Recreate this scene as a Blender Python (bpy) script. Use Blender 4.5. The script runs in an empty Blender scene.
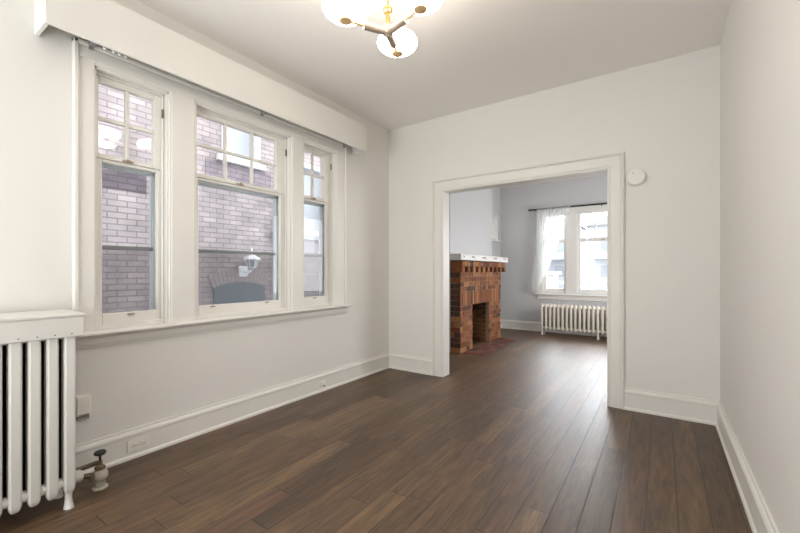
import bpy, bmesh, math, random
from mathutils import Vector, Matrix
random.seed(7)
S = bpy.context.scene
COL = S.collection

# ------------------------------------------------------------------ camera, light, exposure
cam_d = bpy.data.cameras.new('camera'); cam = bpy.data.objects.new('camera', cam_d); COL.objects.link(cam)
cam.location = (0, 0, 1.14); cam.rotation_euler = (math.pi/2, 0, 0.6006)
cam_d.sensor_width = 36; cam_d.lens = 381.95/800*36; cam_d.shift_y = 4.88/800
cam_d.clip_start = 0.02; cam_d.clip_end = 300
S.camera = cam

W = bpy.data.worlds.new('overcast_sky'); S.world = W; W.use_nodes = True
nt = W.node_tree; bg = nt.nodes['Background']
_tc = nt.nodes.new('ShaderNodeTexCoord'); _dot = nt.nodes.new('ShaderNodeVectorMath'); _dot.operation = 'DOT_PRODUCT'
nt.links.new(_tc.outputs['Generated'], _dot.inputs[0]); _dot.inputs[1].default_value = Vector((-.10, .92, .37)).normalized()
_mr = nt.nodes.new('ShaderNodeMapRange'); _mr.interpolation_type = 'SMOOTHSTEP'; nt.links.new(_dot.outputs['Value'], _mr.inputs[0])
_mr.inputs[1].default_value = .70; _mr.inputs[2].default_value = 1.0; _mr.inputs[3].default_value = 2.2; _mr.inputs[4].default_value = 14.5
nt.links.new(_mr.outputs[0], bg.inputs[1]); bg.inputs[0].default_value = (0.94, 0.97, 1.0, 1)

def area(name, loc, direction, sx, sy, power, color):
    d = bpy.data.lights.new(name, 'AREA'); d.shape = 'RECTANGLE'; d.size = sx; d.size_y = sy
    d.energy = power; d.color = color
    o = bpy.data.objects.new(name, d); COL.objects.link(o); o.location = loc
    o.rotation_euler = Vector(direction).to_track_quat('-Z', 'Z').to_euler()
    return o
area('rear_window_daylight', (-1.45, -1.52, 1.45), (.22, 1, .34), 2.2, 2.2, 75, (.93, .97, 1))
area('front_room_side_fill', (0.93, 5.6, 1.5), (-1, 0, -.02), 1.6, 1.4, 40, (.97, .97, 1))  # added fill for the front room; its right wall has no window

S.view_settings.view_transform = 'Standard'; S.view_settings.look = 'None'
S.view_settings.exposure = 0.64; S.view_settings.gamma = 1.0; S.view_settings.use_curve_mapping = False
try:
    S.cycles.max_bounces = 10; S.cycles.diffuse_bounces = 6; S.cycles.transparent_max_bounces = 16
    S.cycles.caustics_reflective = False; S.cycles.caustics_refractive = False
    S.cycles.use_denoising = True
except Exception: pass

# ------------------------------------------------------------------ materials
def mat(name, color, rough=.6, metal=0.0, spec=.5, noise=0.0, nscale=8.0, bump=0.0, bscale=60.0, coat=0.0):
    m = bpy.data.materials.new(name); m.use_nodes = True
    n = m.node_tree.nodes; l = m.node_tree.links; b = n['Principled BSDF']
    b.inputs['Base Color'].default_value = (*color, 1); b.inputs['Roughness'].default_value = rough
    b.inputs['Metallic'].default_value = metal; b.inputs['Specular IOR Level'].default_value = spec
    if coat: b.inputs['Coat Weight'].default_value = coat
    tc = n.new('ShaderNodeTexCoord')
    if noise:
        t = n.new('ShaderNodeTexNoise'); t.inputs['Scale'].default_value = nscale; t.inputs['Detail'].default_value = 4
        l.new(tc.outputs['Object'], t.inputs['Vector'])
        mx = n.new('ShaderNodeMix'); mx.data_type = 'RGBA'
        mx.inputs[6].default_value = (*[c*(1-noise) for c in color], 1); mx.inputs[7].default_value = (*[min(1, c*(1+noise)) for c in color], 1)
        l.new(t.outputs['Fac'], mx.inputs[0]); l.new(mx.outputs[2], b.inputs['Base Color'])
    if bump:
        t2 = n.new('ShaderNodeTexNoise'); t2.inputs['Scale'].default_value = bscale; t2.inputs['Detail'].default_value = 3
        l.new(tc.outputs['Object'], t2.inputs['Vector'])
        bp = n.new('ShaderNodeBump'); bp.inputs['Strength'].default_value = bump; bp.inputs['Distance'].default_value = .01
        l.new(t2.outputs['Fac'], bp.inputs['Height']); l.new(bp.outputs[0], b.inputs['Normal'])
    return m

M = {}
M['wall'] = mat('painted_plaster', (.76, .74, .705), .62, noise=.012, nscale=2, bump=.06, bscale=90)
M['ceiling'] = mat('ceiling_paint', (.87, .845, .81), .75, bump=.05, bscale=70)
M['trim'] = mat('trim_paint', (.765, .745, .70), .38, noise=.02, nscale=5, bump=.03, bscale=40)
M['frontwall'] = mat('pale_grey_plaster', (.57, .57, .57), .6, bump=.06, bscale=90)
M['white_enamel'] = mat('radiator_paint', (.66, .645, .605), .32, noise=.03, nscale=9, bump=.05, bscale=45)
M['cover_paint'] = mat('cover_paint', (.68, .66, .625), .45, noise=.03, nscale=6)
M['cream_rad'] = mat('cream_radiator_paint', (.74, .70, .61), .4)
M['shaded_iron'] = mat('shaded_bare_iron', (.012, .011, .010), .7)  # unpainted iron, with the shade between sections put into the near-black colour
M['black_hole'] = mat('dark_hole', (.01, .01, .01), .9)
M['black_metal'] = mat('black_metal', (.015, .015, .017), .4)
M['alu'] = mat('storm_aluminium', (.62, .66, .675), .4)
M['alu_dark'] = mat('storm_rail', (.27, .275, .275), .45)
M['brass'] = mat('brass', (.72, .46, .17), .28, metal=1)
M['cap_brass'] = mat('satin_brass', (.82, .56, .28), .45, metal=.4)
M['bronze'] = mat('antique_bronze', (.40, .315, .245), .45, metal=.3)
M['old_brass'] = mat('old_valve_brass', (.17, .13, .08), .5, metal=.7, noise=.3, nscale=30)
M['valve_paint'] = mat('flaking_valve_paint', (.38, .34, .28), .6, noise=.35, nscale=40)
M['plastic'] = mat('ivory_plastic', (.86, .83, .76), .4)
M['white_plastic'] = mat('white_plastic', (.80, .78, .73), .4)
M['mortar'] = mat('mortar', (.30, .22, .155), .95, bump=.2)
M['asphalt'] = mat('asphalt', (.38, .385, .39), .9, noise=.1, nscale=3)
M['siding'] = mat('pale_siding', (.56, .575, .60), .7)
M['roofing'] = mat('grey_roofing', (.42, .435, .46), .8)
M['glass_dark'] = mat('dark_window_glass', (.36, .385, .42), .2)
M['arch_dark'] = mat('boarded_arch', (.15, .165, .185), .5)
M['white_frame'] = mat('white_window_frame', (.66, .67, .69), .5)
M['blind'] = mat('pale_blind', (.42, .44, .46), .6)
M['stone'] = mat('grey_stone_sill', (.26, .26, .30), .8, noise=.15, nscale=6)
M['car_white'] = mat('white_car_paint', (.85, .86, .88), .25, coat=.5)
M['tyre'] = mat('tyre', (.05, .05, .05), .8)
M['lantern_white'] = mat('white_lantern_paint', (.86, .87, .88), .4)

def glass_mat(name, tint=(1, 1, 1), gloss=.09, rough=0.0):
    m = bpy.data.materials.new(name); m.use_nodes = True; n = m.node_tree.nodes; l = m.node_tree.links
    n.remove(n['Principled BSDF']); out = n['Material Output']
    t = n.new('ShaderNodeBsdfTransparent'); t.inputs[0].default_value = (*tint, 1)
    g = n.new('ShaderNodeBsdfGlossy'); g.inputs['Roughness'].default_value = rough
    lw = n.new('ShaderNodeLayerWeight'); lw.inputs[0].default_value = .5
    pw = n.new('ShaderNodeMath'); pw.operation = 'POWER'; l.new(lw.outputs['Facing'], pw.inputs[0]); pw.inputs[1].default_value = 5
    ma = n.new('ShaderNodeMath'); ma.operation = 'MULTIPLY_ADD'; l.new(pw.outputs[0], ma.inputs[0]); ma.inputs[1].default_value = .45; ma.inputs[2].default_value = .02
    mx = n.new('ShaderNodeMixShader'); l.new(ma.outputs[0], mx.inputs[0])
    l.new(t.outputs[0], mx.inputs[1]); l.new(g.outputs[0], mx.inputs[2]); l.new(mx.outputs[0], out.inputs[0])
    return m
M['glass'] = glass_mat('window_glass', (.96, .97, .98))

def veil_mat(name, color, transp, translucent=.5):
    m = bpy.data.materials.new(name); m.use_nodes = True; n = m.node_tree.nodes; l = m.node_tree.links
    n.remove(n['Principled BSDF']); out = n['Material Output']
    t = n.new('ShaderNodeBsdfTransparent'); d = n.new('ShaderNodeBsdfDiffuse'); d.inputs[0].default_value = (*color, 1)
    tr = n.new('ShaderNodeBsdfTranslucent'); tr.inputs[0].default_value = (*color, 1)
    a = n.new('ShaderNodeMixShader'); a.inputs[0].default_value = translucent
    l.new(d.outputs[0], a.inputs[1]); l.new(tr.outputs[0], a.inputs[2])
    b = n.new('ShaderNodeMixShader'); b.inputs[0].default_value = 1-transp
    l.new(t.outputs[0], b.inputs[1]); l.new(a.outputs[0], b.inputs[2]); l.new(b.outputs[0], out.inputs[0])
    return m
M['screen'] = veil_mat('insect_screen', (.06, .065, .075), .70, .3)
M['sheer'] = veil_mat('sheer_voile', (.92, .94, .95), .5, .55)

def shade_glass():
    m = bpy.data.materials.new('lit_milk_glass'); m.use_nodes = True; b = m.node_tree.nodes['Principled BSDF']
    b.inputs['Base Color'].default_value = (.9, .88, .84, 1); b.inputs['Roughness'].default_value = .2
    b.inputs['Emission Color'].default_value = (1, .92, .82, 1); b.inputs['Emission Strength'].default_value = 14
    return m
M['milk'] = shade_glass()

def attr_brick(name, rough=.85):
    m = bpy.data.materials.new(name); m.use_nodes = True; n = m.node_tree.nodes; l = m.node_tree.links; b = n['Principled BSDF']
    a = n.new('ShaderNodeAttribute'); a.attribute_name = 'Col'
    tc = n.new('ShaderNodeTexCoord'); t = n.new('ShaderNodeTexNoise'); t.inputs['Scale'].default_value = 35; t.inputs['Detail'].default_value = 5
    l.new(tc.outputs['Object'], t.inputs['Vector'])
    mr = n.new('ShaderNodeMapRange'); mr.inputs[3].default_value = .65; mr.inputs[4].default_value = 1.3; l.new(t.outputs['Fac'], mr.inputs[0])
    mx = n.new('ShaderNodeVectorMath'); mx.operation = 'SCALE'; l.new(a.outputs['Color'], mx.inputs[0]); l.new(mr.outputs[0], mx.inputs[3])
    l.new(mx.outputs[0], b.inputs['Base Color']); b.inputs['Roughness'].default_value = rough
    bp = n.new('ShaderNodeBump'); bp.inputs['Strength'].default_value = .35; bp.inputs['Distance'].default_value = .01
    l.new(t.outputs['Fac'], bp.inputs['Height']); l.new(bp.outputs[0], b.inputs['Normal'])
    return m
M['brick'] = attr_brick('fireplace_brick')

def floor_mat():
    m = bpy.data.materials.new('hand_scraped_oak'); m.use_nodes = True; n = m.node_tree.nodes; l = m.node_tree.links; b = n['Principled BSDF']
    def math_(op, a, bb=None, c=None):
        x = n.new('ShaderNodeMath'); x.operation = op
        for i, v in enumerate((a, bb, c)):
            if v is None: continue
            if isinstance(v, (int, float)): x.inputs[i].default_value = v
            else: l.new(v, x.inputs[i])
        return x.outputs[0]
    tc = n.new('ShaderNodeTexCoord'); sp = n.new('ShaderNodeSeparateXYZ'); l.new(tc.outputs['Object'], sp.inputs[0])
    X, Y = sp.outputs[0], sp.outputs[1]
    WD = .1245
    u = math_('DIVIDE', math_('ADD', X, .31+40*WD), WD)
    row = math_('FLOOR', u); fu = math_('FRACT', u)
    w1 = n.new('ShaderNodeTexWhiteNoise'); w1.noise_dimensions = '1D'; l.new(row, w1.inputs['W'])
    w1b = n.new('ShaderNodeTexWhiteNoise'); w1b.noise_dimensions = '1D'; l.new(math_('ADD', row, 71.3), w1b.inputs['W'])
    ln = math_('ADD', math_('MULTIPLY', w1b.outputs['Value'], .5), .72)
    v = math_('ADD', math_('DIVIDE', math_('ADD', Y, 20), ln), math_('MULTIPLY', w1.outputs['Value'], 3.0))
    brd = math_('FLOOR', v); fv = math_('FRACT', v)
    cb = n.new('ShaderNodeCombineXYZ'); l.new(row, cb.inputs[0]); l.new(brd, cb.inputs[1])
    w2 = n.new('ShaderNodeTexWhiteNoise'); w2.noise_dimensions = '2D'; l.new(cb.outputs[0], w2.inputs['Vector'])
    # grain, shifted per board
    off = n.new('ShaderNodeVectorMath'); off.operation = 'SCALE'; l.new(w2.outputs['Color'], off.inputs[0]); off.inputs[3].default_value = 9
    add = n.new('ShaderNodeVectorMath'); add.operation = 'ADD'; l.new(tc.outputs['Object'], add.inputs[0]); l.new(off.outputs[0], add.inputs[1])
    mp = n.new('ShaderNodeMapping'); mp.inputs['Scale'].default_value = (34, 3.0, 1); l.new(add.outputs[0], mp.inputs[0])
    g = n.new('ShaderNodeTexNoise'); g.inputs['Scale'].default_value = 1; g.inputs['Detail'].default_value = 6; g.inputs['Roughness'].default_value = .65; g.inputs['Distortion'].default_value = 1.4
    l.new(mp.outputs[0], g.inputs['Vector'])
    mp2 = n.new('ShaderNodeMapping'); mp2.inputs['Scale'].default_value = (14, 1.6, 1); l.new(add.outputs[0], mp2.inputs[0])
    g2 = n.new('ShaderNodeTexNoise'); g2.inputs['Scale'].default_value = 1; g2.inputs['Detail'].default_value = 3; g2.inputs['Distortion'].default_value = 1.5
    l.new(mp2.outputs[0], g2.inputs['Vector'])
    cr = n.new('ShaderNodeValToRGB'); e = cr.color_ramp.elements
    e[0].position = 0; e[0].color = (.068, .0365, .017, 1); e[1].position = 1; e[1].color = (.142, .083, .039, 1)
    for p, c in ((.25, (.088, .049, .0225)), (.5, (.102, .057, .0265)), (.7, (.104, .053, .0262)), (.88, (.114, .066, .031))):
        q = e.new(p); q.color = (*c, 1)
    l.new(w2.outputs['Value'], cr.inputs[0])
    mr = n.new('ShaderNodeMapRange'); mr.inputs[1].default_value = .25; mr.inputs[2].default_value = .75; mr.inputs[3].default_value = .30; mr.inputs[4].default_value = 1.7; l.new(g.outputs['Fac'], mr.inputs[0])
    mr2 = n.new('ShaderNodeMapRange'); mr2.inputs[1].default_value = .25; mr2.inputs[2].default_value = .75; mr2.inputs[3].default_value = .74; mr2.inputs[4].default_value = 1.26; l.new(g2.outputs['Fac'], mr2.inputs[0])
    k = math_('MULTIPLY', mr.outputs[0], mr2.outputs[0])
    # seams
    du = math_('MULTIPLY', math_('MINIMUM', fu, math_('SUBTRACT', 1, fu)), WD)
    dv = math_('MULTIPLY', math_('MINIMUM', fv, math_('SUBTRACT', 1, fv)), ln)
    ds = math_('MINIMUM', du, dv)
    ms = n.new('ShaderNodeMapRange'); ms.inputs[1].default_value = .001; ms.inputs[2].default_value = .0038; ms.inputs[3].default_value = .22; ms.inputs[4].default_value = 1; l.new(ds, ms.inputs[0])
    k2 = math_('MULTIPLY', k, ms.outputs[0])
    sc = n.new('ShaderNodeVectorMath'); sc.operation = 'SCALE'; l.new(cr.outputs[0], sc.inputs[0]); l.new(k2, sc.inputs[3])
    l.new(sc.outputs[0], b.inputs['Base Color'])
    rg = n.new('ShaderNodeMapRange'); rg.inputs[3].default_value = .40; rg.inputs[4].default_value = .54; l.new(g2.outputs['Fac'], rg.inputs[0]); l.new(rg.outputs[0], b.inputs['Roughness'])
    b.inputs['Specular IOR Level'].default_value = .75
    # scraped undulation
    mp3 = n.new('ShaderNodeMapping'); mp3.inputs['Scale'].default_value = (38, 2.4, 1); mp3.inputs['Rotation'].default_value = (0, 0, .06); l.new(add.outputs[0], mp3.inputs[0])
    g3 = n.new('ShaderNodeTexNoise'); g3.inputs['Scale'].default_value = 1; g3.inputs['Detail'].default_value = 2; l.new(mp3.outputs[0], g3.inputs['Vector'])
    mh = n.new('ShaderNodeMapRange'); mh.inputs[1].default_value = 0; mh.inputs[2].default_value = .004; mh.inputs[3].default_value = -.6; mh.inputs[4].default_value = 0; l.new(ds, mh.inputs[0])
    h = math_('ADD', math_('ADD', math_('MULTIPLY', g3.outputs['Fac'], .8), math_('MULTIPLY', g.outputs['Fac'], .22)), mh.outputs[0])
    bp = n.new('ShaderNodeBump'); bp.inputs['Strength'].default_value = .35; bp.inputs['Distance'].default_value = .005
    l.new(h, bp.inputs['Height']); l.new(bp.outputs[0], b.inputs['Normal'])
    return m
M['floor'] = floor_mat()

def brick_wall_mat(name, c1, c2, cm, axis='YZ', bw=.215, rh=.075, mort=.009):
    m = bpy.data.materials.new(name); m.use_nodes = True; n = m.node_tree.nodes; l = m.node_tree.links; b = n['Principled BSDF']
    tc = n.new('ShaderNodeTexCoord'); sp = n.new('ShaderNodeSeparateXYZ'); l.new(tc.outputs['Object'], sp.inputs[0])
    cb = n.new('ShaderNodeCombineXYZ'); l.new(sp.outputs[{'Y': 1, 'X': 0}[axis[0]]], cb.inputs[0]); l.new(sp.outputs[2], cb.inputs[1])
    t = n.new('ShaderNodeTexBrick'); t.inputs['Scale'].default_value = 1; t.inputs['Brick Width'].default_value = bw; t.inputs['Row Height'].default_value = rh
    t.inputs['Mortar Size'].default_value = mort; t.inputs['Mortar Smooth'].default_value = .3; t.inputs['Bias'].default_value = .0
    t.inputs['Color1'].default_value = (*c1, 1); t.inputs['Color2'].default_value = (*c2, 1); t.inputs['Mortar'].default_value = (*cm, 1)
    l.new(cb.outputs[0], t.inputs['Vector'])
    ns = n.new('ShaderNodeTexNoise'); ns.inputs['Scale'].default_value = 3.2; ns.inputs['Detail'].default_value = 5; l.new(tc.outputs['Object'], ns.inputs['Vector'])
    mr = n.new('ShaderNodeMapRange'); mr.inputs[1].default_value = .3; mr.inputs[2].default_value = .7; mr.inputs[3].default_value = .8; mr.inputs[4].default_value = 1.2; l.new(ns.outputs['Fac'], mr.inputs[0])
    sc = n.new('ShaderNodeVectorMath'); sc.operation = 'SCALE'; l.new(t.outputs['Color'], sc.inputs[0]); l.new(mr.outputs[0], sc.inputs[3])
    l.new(sc.outputs[0], b.inputs['Base Color']); b.inputs['Roughness'].default_value = .9
    bp = n.new('ShaderNodeBump'); bp.inputs['Strength'].default_value = .4; bp.inputs['Distance'].default_value = .01; bp.invert = True
    l.new(t.outputs['Fac'], bp.inputs['Height']); l.new(bp.outputs[0], b.inputs['Normal'])
    return m
M['nbrick'] = brick_wall_mat('neighbour_brick', (.43, .36, .35), (.325, .28, .28), (.225, .20, .205))
M['nbrick_dark'] = brick_wall_mat('dark_brick_sill_shade', (.27, .22, .24), (.21, .18, .20), (.15, .135, .15))  # dark brick, also the painted shade below the upper window's sill
M['nbrick_darkest'] = brick_wall_mat('darkest_brick', (.15, .115, .13), (.11, .09, .105), (.08, .07, .08))  # darkest brick tones, for one patch of the neighbouring wall
M['pier_brick'] = brick_wall_mat('white_brick', (.8, .8, .8), (.65, .66, .68), (.45, .45, .47), 'XZ')

# ------------------------------------------------------------------ mesh helpers
class MB:
    def __init__(s): s.bm = bmesh.new(); s.col = s.bm.loops.layers.color.new('Col')
    def _paint(s, faces, c):
        if c is None: return
        for f in faces:
            for lp in f.loops: lp[s.col] = (*c, 1)
    def box(s, x0, x1, y0, y1, z0, z1, bev=0.0, c=None, seg=1, mtx=None):
        r = bmesh.ops.create_cube(s.bm, size=1)
        vs = r['verts']
        for v in vs:
            v.co = Vector(((x0+x1)/2 + v.co.x*(x1-x0), (y0+y1)/2 + v.co.y*(y1-y0), (z0+z1)/2 + v.co.z*(z1-z0)))
        faces = list({f for v in vs for f in v.link_faces})
        if bev:
            ed = list({e for v in vs for e in v.link_edges})
            rr = bmesh.ops.bevel(s.bm, geom=ed, offset=bev, segments=seg, affect='EDGES', profile=.5)
            faces = list({f for v in rr['verts'] for f in v.link_faces} | {f for f in faces if f.is_valid})
            vs = list({v for f in faces for v in f.verts})
        if mtx is not None:
            for v in vs: v.co = mtx @ v.co
        s._paint(faces, c); return s
    def tube(s, p0, p1, r0, r1=None, seg=16, caps=True):
        p0 = Vector(p0); p1 = Vector(p1); r1 = r0 if r1 is None else r1
        d = (p1-p0).normalized(); q = d.to_track_quat('Z', 'X')
        a = [s.bm.verts.new(p0 + q @ Vector((math.cos(2*math.pi*i/seg)*r0, math.sin(2*math.pi*i/seg)*r0, 0))) for i in range(seg)]
        b = [s.bm.verts.new(p1 + q @ Vector((math.cos(2*math.pi*i/seg)*r1, math.sin(2*math.pi*i/seg)*r1, 0))) for i in range(seg)]
        for i in range(seg): s.bm.faces.new((a[i], a[(i+1) % seg], b[(i+1) % seg], b[i]))
        if caps: s.bm.faces.new(a[::-1]); s.bm.faces.new(b)
        return s
    def lathe(s, prof, center=(0, 0, 0), axis=(0, 0, 1), seg=28, sx=1, sy=1):
        """prof: list of (r, h) along axis"""
        c = Vector(center); q = Vector(axis).to_track_quat('Z', 'X'); rings = []
        for r, h in prof:
            if r < 1e-6: rings.append([s.bm.verts.new(c + q @ Vector((0, 0, h)))])
            else: rings.append([s.bm.verts.new(c + q @ Vector((math.cos(2*math.pi*i/seg)*r*sx, math.sin(2*math.pi*i/seg)*r*sy, h))) for i in range(seg)])
        for a, b in zip(rings, rings[1:]):
            for i in range(seg):
                j = (i+1) % seg
                if len(a) == 1 and len(b) == 1: continue
                if len(a) == 1: s.bm.faces.new((a[0], b[j], b[i]))
                elif len(b) == 1: s.bm.faces.new((a[i], a[j], b[0]))
                else: s.bm.faces.new((a[i], a[j], b[j], b[i]))
        if len(rings[0]) > 1: s.bm.faces.new(rings[0][::-1])
        if len(rings[-1]) > 1: s.bm.faces.new(rings[-1])
        return s
    def loft(s, rings, caps=True):
        R = [[s.bm.verts.new(p) for p in r] for r in rings]; n = len(R[0])
        for a, b in zip(R, R[1:]):
            for i in range(n): s.bm.faces.new((a[i], a[(i+1) % n], b[(i+1) % n], b[i]))
        if caps: s.bm.faces.new(R[0][::-1]); s.bm.faces.new(R[-1])
        return s
    def prism(s, poly, p0, p1, ux, uz=(0, 0, 1)):
        """poly of (a,b): a along ux, b along uz; swept from p0 to p1"""
        ux = Vector(ux); uz = Vector(uz)
        return s.loft([[Vector(p)+ux*a+uz*b for a, b in poly] for p in (p0, p1)])
    def build(s, name, m, parent=None, smooth=False, world=None):
        bmesh.ops.recalc_face_normals(s.bm, faces=s.bm.faces)
        me = bpy.data.meshes.new(name); s.bm.to_mesh(me); s.bm.free()
        if smooth:
            for p in me.polygons: p.use_smooth = True
            try: me.set_sharp_from_angle(angle=math.radians(smooth if smooth is not True else 40))
            except Exception: pass
        me.materials.append(M[m] if isinstance(m, str) else m)
        o = bpy.data.objects.new(name, me); COL.objects.link(o)
        if parent is not None:
            o.parent = parent
            L = Vector((0, 0, 0)); p = parent
            while p is not None: L += p.location; p = p.parent
            o.location = -L      # meshes are written in world coordinates; parents are unrotated here
        return o

def thing(name, label, cat, loc=(0, 0, 0), group=None):
    o = bpy.data.objects.new(name, None); COL.objects.link(o); o.location = loc; o.empty_display_size = .1
    o['label'] = label; o['category'] = cat
    if group: o['group'] = group
    return o
def tag(o, label, cat, group=None):
    o['label'] = label; o['category'] = cat
    if group: o['group'] = group
    return o
def struct(o, label=None, cat=None):
    o['kind'] = 'structure'
    if label: o['label'] = label
    if cat: o['category'] = cat
    return o

XL, XR, YB, H = -2.678, .357, 3.673, 2.816
YP = 3.793            # far face of the partition
YF, XFR = 7.50, 1.00  # front (street) wall, right wall of the front room
YREAR = -1.6

def grid_wall(mb, mapf, s0, s1, z0, z1, d0, d1, holes):
    ss = sorted({s0, s1, *[h[0] for h in holes], *[h[1] for h in holes]}); zs = sorted({z0, z1, *[h[2] for h in holes], *[h[3] for h in holes]})
    for a, b in zip(ss, ss[1:]):
        for c, d in zip(zs, zs[1:]):
            ms, mz = (a+b)/2, (c+d)/2
            if any(h[0] < ms < h[1] and h[2] < mz < h[3] for h in holes): continue
            p, q = mapf(a, d0, c), mapf(b, d1, d)
            mb.box(min(p[0], q[0]), max(p[0], q[0]), min(p[1], q[1]), max(p[1], q[1]), c, d)
LEFT = lambda s, d, z: (XL-d, s, z)
FRONT = lambda s, d, z: (s, YF+d, z)
def mbox(mb, f, s0, s1, d0, d1, z0, z1, bev=0, c=None):
    p, q = f(s0, d0, z0), f(s1, d1, z1)
    mb.box(min(p[0], q[0]), max(p[0], q[0]), min(p[1], q[1]), max(p[1], q[1]), min(z0, z1), max(z0, z1), bev, c)

# window openings on the left wall (s0, s1, z0, z1)
WZ0, WZ1 = .80, 2.315
OP = [(.808, 1.212, WZ0, WZ1), (1.380, 2.212, WZ0, WZ1), (2.344, 2.762, WZ0, WZ1)]
SIDE = (6.72, 7.315, 1.745, 2.27)
FO = [(-1.86, -1.44, .74, 2.22), (-1.26, -.44, .74, 2.22), (-.26, .16, .74, 2.22)]

# ------------------------------------------------------------------ structure
mb = MB(); mb.box(XL-.2, XFR+.15, YREAR-.15, YF+.2, -.12, 0); struct(mb.build('floor', 'floor'), 'dark brown hand-scraped plank floor running through both rooms', 'floor')
mb = MB(); mb.box(XL-.2, XFR+.15, YREAR-.15, YF+.2, H, H+.12); struct(mb.build('ceiling', 'ceiling'), 'plain warm white ceiling', 'ceiling')
mb = MB(); grid_wall(mb, LEFT, YREAR-.15, YB+.06, 0, H, 0, .2, OP); struct(mb.build('wall_left', 'wall'), 'pale wall holding the three sash windows', 'wall')
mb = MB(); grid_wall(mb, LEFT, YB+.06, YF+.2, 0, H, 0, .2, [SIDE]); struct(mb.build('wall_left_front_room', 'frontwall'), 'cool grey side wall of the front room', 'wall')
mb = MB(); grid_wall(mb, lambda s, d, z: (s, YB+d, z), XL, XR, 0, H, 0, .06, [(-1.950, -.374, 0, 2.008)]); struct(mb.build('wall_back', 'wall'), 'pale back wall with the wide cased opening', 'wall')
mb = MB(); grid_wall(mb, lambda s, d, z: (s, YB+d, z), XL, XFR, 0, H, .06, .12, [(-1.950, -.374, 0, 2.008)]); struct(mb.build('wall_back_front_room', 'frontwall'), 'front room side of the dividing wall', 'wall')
mb = MB(); mb.box(XR, XR+.12, YREAR-.15, YB+.12, 0, H); struct(mb.build('wall_right', 'wall'), 'plain pale wall along the right edge', 'wall')
mb = MB(); mb.box(XL-.2, XR+.12, YREAR-.15, YREAR, 0, H); struct(mb.build('wall_rear', 'wall'), 'plain wall behind the viewer', 'wall')
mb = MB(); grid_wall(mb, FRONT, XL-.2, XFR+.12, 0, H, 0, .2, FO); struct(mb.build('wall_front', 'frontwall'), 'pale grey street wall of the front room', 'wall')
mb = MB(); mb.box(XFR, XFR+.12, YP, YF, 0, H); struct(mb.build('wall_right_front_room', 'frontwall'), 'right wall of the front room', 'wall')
# chimney breast with firebox hole
FY0, FY1 = 4.82, 6.42; OY0, OY1, OZ = 5.244, 5.875, .655
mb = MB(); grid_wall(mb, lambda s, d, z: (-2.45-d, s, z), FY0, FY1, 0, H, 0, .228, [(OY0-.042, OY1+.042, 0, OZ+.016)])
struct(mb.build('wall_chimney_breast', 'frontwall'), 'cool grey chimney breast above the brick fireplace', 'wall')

# baseboards: profile (thickness, height)
BASE = [(0, 0), (.030, 0), (.030, .014), (.024, .022), (.020, .024), (.020, .132), (.024, .136), (.024, .150), (.018, .160), (.010, .166), (.010, .178), (0, .178)]
def baseboard(name, p0, p1, nrm, m='trim', label=None):
    mb = MB(); mb.prism(BASE, p0, p1, nrm); return struct(mb.build(name, m), label, 'baseboard' if label else None)
baseboard('baseboard_left', (XL, YREAR, 0), (XL, YB, 0), (1, 0, 0), label='tall moulded baseboard under the three sash windows')
baseboard('baseboard_back', (XL, YB, 0), (-2.07, YB, 0), (0, -1, 0), label='short baseboard left of the cased opening')
baseboard('baseboard_back_right', (-.255, YB, 0), (XR, YB, 0), (0, -1, 0), label='short baseboard right of the cased opening')
baseboard('baseboard_right', (XR, YREAR, 0), (XR, YB, 0), (-1, 0, 0), label='baseboard along the right wall')
baseboard('baseboard_front', (XL, YF, 0), (XFR, YF, 0), (0, -1, 0), label='baseboard below the street windows')
baseboard('baseboard_left_front_room', (XL, FY1, 0), (XL, YF, 0), (1, 0, 0), label='baseboard beyond the fireplace')

# doorway casing (mitred U) and jamb lining
def u_sweep(mb, prof, a, b, top, y, ny, bottom=0.0):
    """prof of (outward offset, thickness)"""
    rings = []
    for kind in range(4):
        r = []
        for o, t in prof:
            x = (b+o) if kind < 2 else (a-o); z = bottom if kind in (0, 3) else top+o
            r.append(Vector((x, y+ny*t, z)))
        rings.append(r)
    mb.loft(rings)
CAS = [(0, 0), (0, .014), (.004, .018), (.012, .018), (.016, .014), (.020, .020), (.088, .022), (.092, .018), (.098, .018), (.100, .028), (.108, .034), (.116, .030), (.120, .024), (.122, 0)]
mb = MB(); u_sweep(mb, CAS, -1.950, -.374, 2.008, YB, -1)
tr = struct(mb.build('trim_1', 'trim'), 'wide cream casing around the opening to the front room', 'door casing')
mb = MB(); u_sweep(mb, CAS, -1.950, -.374, 2.008, YP, 1)
mb.build('rear_casing', 'trim', tr)
mb = MB()
mb.box(-1.96, -1.943, YB-.010, YP+.010, 0, 2.01); mb.box(-.381, -.366, YB-.010, YP+.010, 0, 2.01); mb.box(-1.96, -.366, YB-.010, YP+.010, 2.001, 2.015)
mb.build('jamb', 'trim', tr)

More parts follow.
